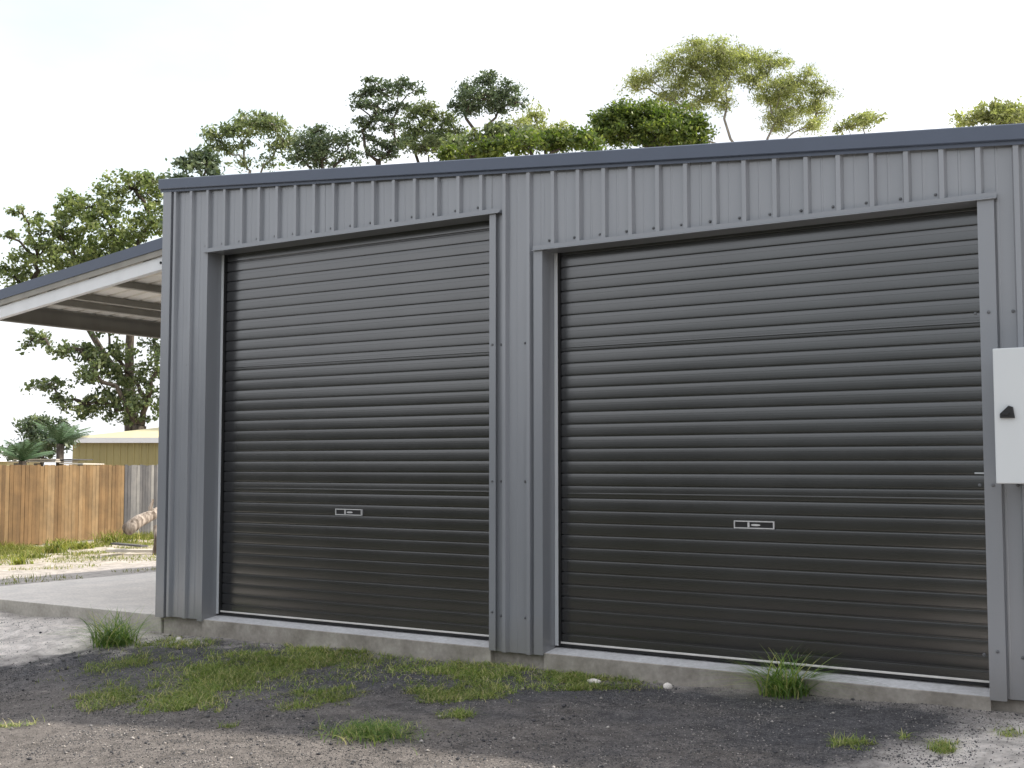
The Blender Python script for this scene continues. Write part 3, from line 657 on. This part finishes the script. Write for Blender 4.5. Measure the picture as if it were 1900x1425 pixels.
# big tree on the left
tree('large spreading olive green tree behind the lean-to roof', 46, 262, (240, 720), [(250, 350, 55, 38), (170, 385, 65, 40), (100, 425, 50, 36), (210, 430, 70, 40), (285, 410, 40, 40), (140, 480, 70, 34), (70, 480, 50, 34), (40, 395, 20, 12), (235, 490, 60, 30), (25, 515, 35, 22), (60, 545, 50, 20), (12, 440, 12, 8), (280, 330, 26, 18)],
     M['lf_olive'], M['bark'], size=.15, asp=.6, clump=.29, fill=.52, trunk_r=.26, seed=3)
tree('dark leafy tree above the neighbouring shed', 43, 235, (262, 790), [(60, 630, 30, 18), (110, 655, 26, 16), (90, 715, 36, 14), (150, 650, 30, 20), (205, 655, 40, 24), (180, 700, 40, 30), (235, 690, 40, 30), (160, 750, 40, 26), (215, 755, 50, 30), (275, 745, 36, 40), (290, 680, 20, 40), (200, 610, 30, 12), (285, 640, 22, 20), (115, 740, 18, 14)],
     M['lf_olive2'], M['bark'], size=.15, asp=.6, clump=.27, fill=.5, trunk_r=.22, seed=4, ntw=2)
tr = []
tree('small dark tree over the left end of the roof', 40, 372, (372, 360), [(350, 300, 24, 16), (388, 308, 24, 26), (340, 330, 20, 14), (372, 285, 14, 9)], M['lf_dark'], M['bark'], size=.2, clump=.34, fill=1.0, seed=5, trunk_r=.12)
tree('airy grey green gum tree with fine bare branches', 48, 470, (465, 345), [(402, 248, 24, 14), (440, 240, 26, 20), (470, 225, 34, 16), (505, 232, 30, 20), (525, 262, 24, 24), (450, 268, 14, 9), (415, 275, 24, 10), (500, 300, 16, 8), (455, 305, 14, 8)], M['lf_grey'], M['palebark'], size=.2, asp=.35, clump=.36, fill=1.0, seed=6, trunk_r=.12, droop=.6)
tree('dense dark tree between the gum tree and the tall tiered tree', 45, 600, (600, 340), [(588, 245, 22, 16), (570, 268, 32, 20), (610, 272, 38, 22), (640, 262, 22, 14), (555, 292, 22, 14), (650, 292, 20, 14), (600, 295, 40, 12)], M['lf_dark'], M['bark'], size=.125, clump=.29, fill=.85, seed=7, trunk_r=.15)
tree('tall dark tree with foliage in flat tiers', 44, 702, (702, 300), [(695, 150, 16, 8), (708, 170, 42, 12), (672, 175, 24, 9), (745, 158, 30, 10), (770, 168, 18, 6), (665, 198, 12, 14), (700, 200, 34, 13), (740, 196, 22, 9), (690, 225, 30, 13), (725, 232, 28, 14), (672, 245, 14, 9), (735, 262, 20, 18), (700, 262, 24, 12), (720, 284, 28, 12), (682, 285, 16, 8)], M['lf_dark'], M['bark'], size=.12, clump=.24, fill=.75, seed=8, trunk_r=.12, flat=.4)
tree('olive green tree beside the tiered tree', 47, 795, (795, 330), [(845, 245, 18, 14), (770, 210, 22, 14), (795, 205, 22, 14), (825, 222, 20, 14), (780, 240, 34, 16), (815, 252, 26, 16), (790, 272, 40, 14), (758, 262, 18, 18), (835, 275, 26, 16)], M['lf_grey'], M['bark'], size=.12, clump=.28, fill=1.1, seed=9, trunk_r=.14)
tree('umbrella shaped dark tree with a bare pale stem', 46, 903, (902, 275), [(865, 165, 20, 14), (905, 148, 26, 14), (945, 165, 20, 16), (885, 180, 40, 13), (925, 185, 40, 14), (850, 195, 18, 10), (962, 190, 18, 12), (880, 200, 26, 10), (925, 203, 24, 8), (862, 212, 14, 6)], M['lf_dark'], M['bark'], size=.12, clump=.26, fill=.95, seed=10, trunk_r=.13)
tree('wispy yellow green sapling tree right of the umbrella shaped tree', 50, 975, (975, 300), [(990, 215, 20, 18), (1040, 242, 22, 10), (960, 240, 26, 20), (1000, 240, 18, 16), (935, 238, 14, 12)], M['lf_yellow'], M['palebark'], size=.17, asp=.35, clump=.33, fill=.9, seed=11, trunk_r=.08)
tree('dark shrub tree in front of the wispy sapling', 40, 915, (915, 300), [(848, 268, 20, 14), (970, 250, 22, 14), (915, 250, 28, 14), (880, 262, 24, 14), (945, 262, 26, 12)], M['lf_grey'], M['bark'], size=.18, clump=.3, fill=1.1, seed=12, trunk_r=.1)
tree('long bright green bush line showing over the roof', 34, 1010, (1010, 300), [(870, 285, 40, 14), (920, 278, 36, 14), (965, 268, 36, 16), (1010, 264, 40, 18), (1055, 260, 40, 20), (1090, 268, 22, 18), (830, 288, 24, 8)], M['lf_bright'], M['bark'], size=.14, clump=.27, fill=1.5, seed=13, trunk_r=.1, cat='bush', name='bush')
tree('dense rounded dark green tree left of the tall gum', 38, 1205, (1205, 280), [(1130, 222, 32, 22), (1165, 208, 32, 18), (1205, 218, 40, 26), (1250, 220, 34, 24), (1290, 240, 32, 26), (1150, 248, 44, 20), (1220, 248, 50, 22), (1270, 258, 40, 16), (1115, 240, 16, 16)], M['lf_bright'], M['bark'], size=.12, clump=.28, fill=1.9, seed=14, trunk_r=.16)
gum = [(1175, 160, 20, 8), (1205, 145, 34, 14), (1250, 120, 34, 22), (1300, 98, 44, 20), (1345, 98, 40, 20), (1395, 105, 36, 18), (1430, 120, 30, 22), (1300, 135, 46, 22), (1350, 140, 40, 24), (1260, 160, 34, 16), (1325, 168, 26, 20), (1300, 185, 20, 12), (1450, 165, 44, 20), (1490, 150, 34, 18), (1530, 170, 24, 12), (1470, 200, 46, 20), (1440, 225, 34, 18), (1515, 210, 20, 22), (1350, 195, 18, 12), (1180, 150, 14, 6), (1240, 185, 24, 14), (1395, 145, 26, 20), (1420, 180, 20, 16), (1275, 200, 20, 10), (1500, 235, 22, 12)]
tree('tall yellow green gum tree with pale forked branches', 50, 1385, (1385, 345), gum, M['lf_yellow'], M['palebark'], size=.12, asp=.32, clump=.36, fill=1.3, seed=15, trunk_r=.15, droop=.9, ntw=3, sw=.8)
tree('small yellow green tree top just right of the tall gum', 52, 1600, (1600, 300), [(1570, 234, 26, 10), (1605, 225, 30, 12), (1630, 216, 14, 8)], M['lf_yellow'], M['palebark'], size=.18, asp=.35, clump=.32, fill=1.0, seed=16, trunk_r=.08)
tree('yellow green tree top at the right end of the roof', 45, 1850, (1850, 280), [(1800, 222, 28, 12), (1840, 208, 34, 16), (1885, 206, 30, 14), (1860, 226, 50, 12), (1920, 215, 30, 20)], M['lf_yellow'], M['palebark'], size=.18, asp=.4, clump=.34, fill=1.1, seed=17, trunk_r=.12)
tree('green bush above the low shelter roof', 33, 80, (80, 850), [(70, 795, 30, 20), (95, 818, 38, 24), (60, 835, 42, 18), (120, 800, 22, 22), (35, 845, 26, 12)], M['lf_dark'], M['bark'], size=.13, clump=.22, fill=1.3, seed=18, trunk_r=.06, cat='bush', name='bush')
def palm(u, v, depth, L, seed, label):
    g = random.Random(seed); c = at(u, v, depth); base = c.copy(); base[2] = -.6; root = empty('palm', base); tag(root, label, 'palm')
    b = MB(); b.tube([(0, 0, 0), (0, 0, c[2]+.6)], [.12, .09], 8); b.build('trunk', M['bark'], root); h = c[2]+.6
    for i in range(13):
        a = i*2.4; el = g.uniform(.5, 1.45); b = MB(); P = []
        for k in range(9):
            t = k/8; r = L*t*math.cos(el*(1-.5*t)); z = L*(t*math.sin(el)-.28*t*t); P.append(Vector((r*math.cos(a), r*math.sin(a), h+z)))
        for k in range(1, 9):
            d = (P[k]-P[k-1]).normalized(); s = d.cross(Vector((0, 0, 1))).normalized(); w = L*.34*math.sin(math.pi*(k/9)**.8)
            for sg in (-1, 1):
                for m_ in (0, .5):
                    p = P[k-1].lerp(P[k], m_); tip = p+s*sg*w+d*w*.8-Vector((0, 0, w*.35)); b.add([p, p+d*.045, tip], [(0, 1, 2)])
        b.tube(P, [.018*(1-k/9)+.004 for k in range(9)], 4); me = b
        o = b.build('frond', M['palmleaf'], root)
n = NT('palm_leaf'); n.col((.07, .13, .055)); M['palmleaf'] = n.set(.4)
palm(112, 824, 31, .85, 1, 'small palm with upright fronds left of the neighbouring shed')
palm(42, 856, 29, .75, 2, 'low palm at the far left above the brown fence')

# unseen wood added behind the camera as a dark horizon for the glossy paint
g_ = np.random.default_rng(91); n = 26000; a = g_.uniform(math.radians(180), math.radians(372), n)
hh = 4.2+3.2*vnoise(a*14, a*0+2, 31); rr = 36+7*(g_.random(n)-.5)
z = hh*g_.random(n)**.8-.5; p = np.stack([5+rr*np.cos(a), -4+rr*np.sin(a), z], 1)
v, f = leaves(p, .75, .7, 92); o = npmesh('added_tree_belt', v, f, M['lf_added_wood'], rnd=g_.random(n)); tag(o, 'unseen dark belt of trees added behind the camera for the paint to reflect', 'trees', kind='stuff')
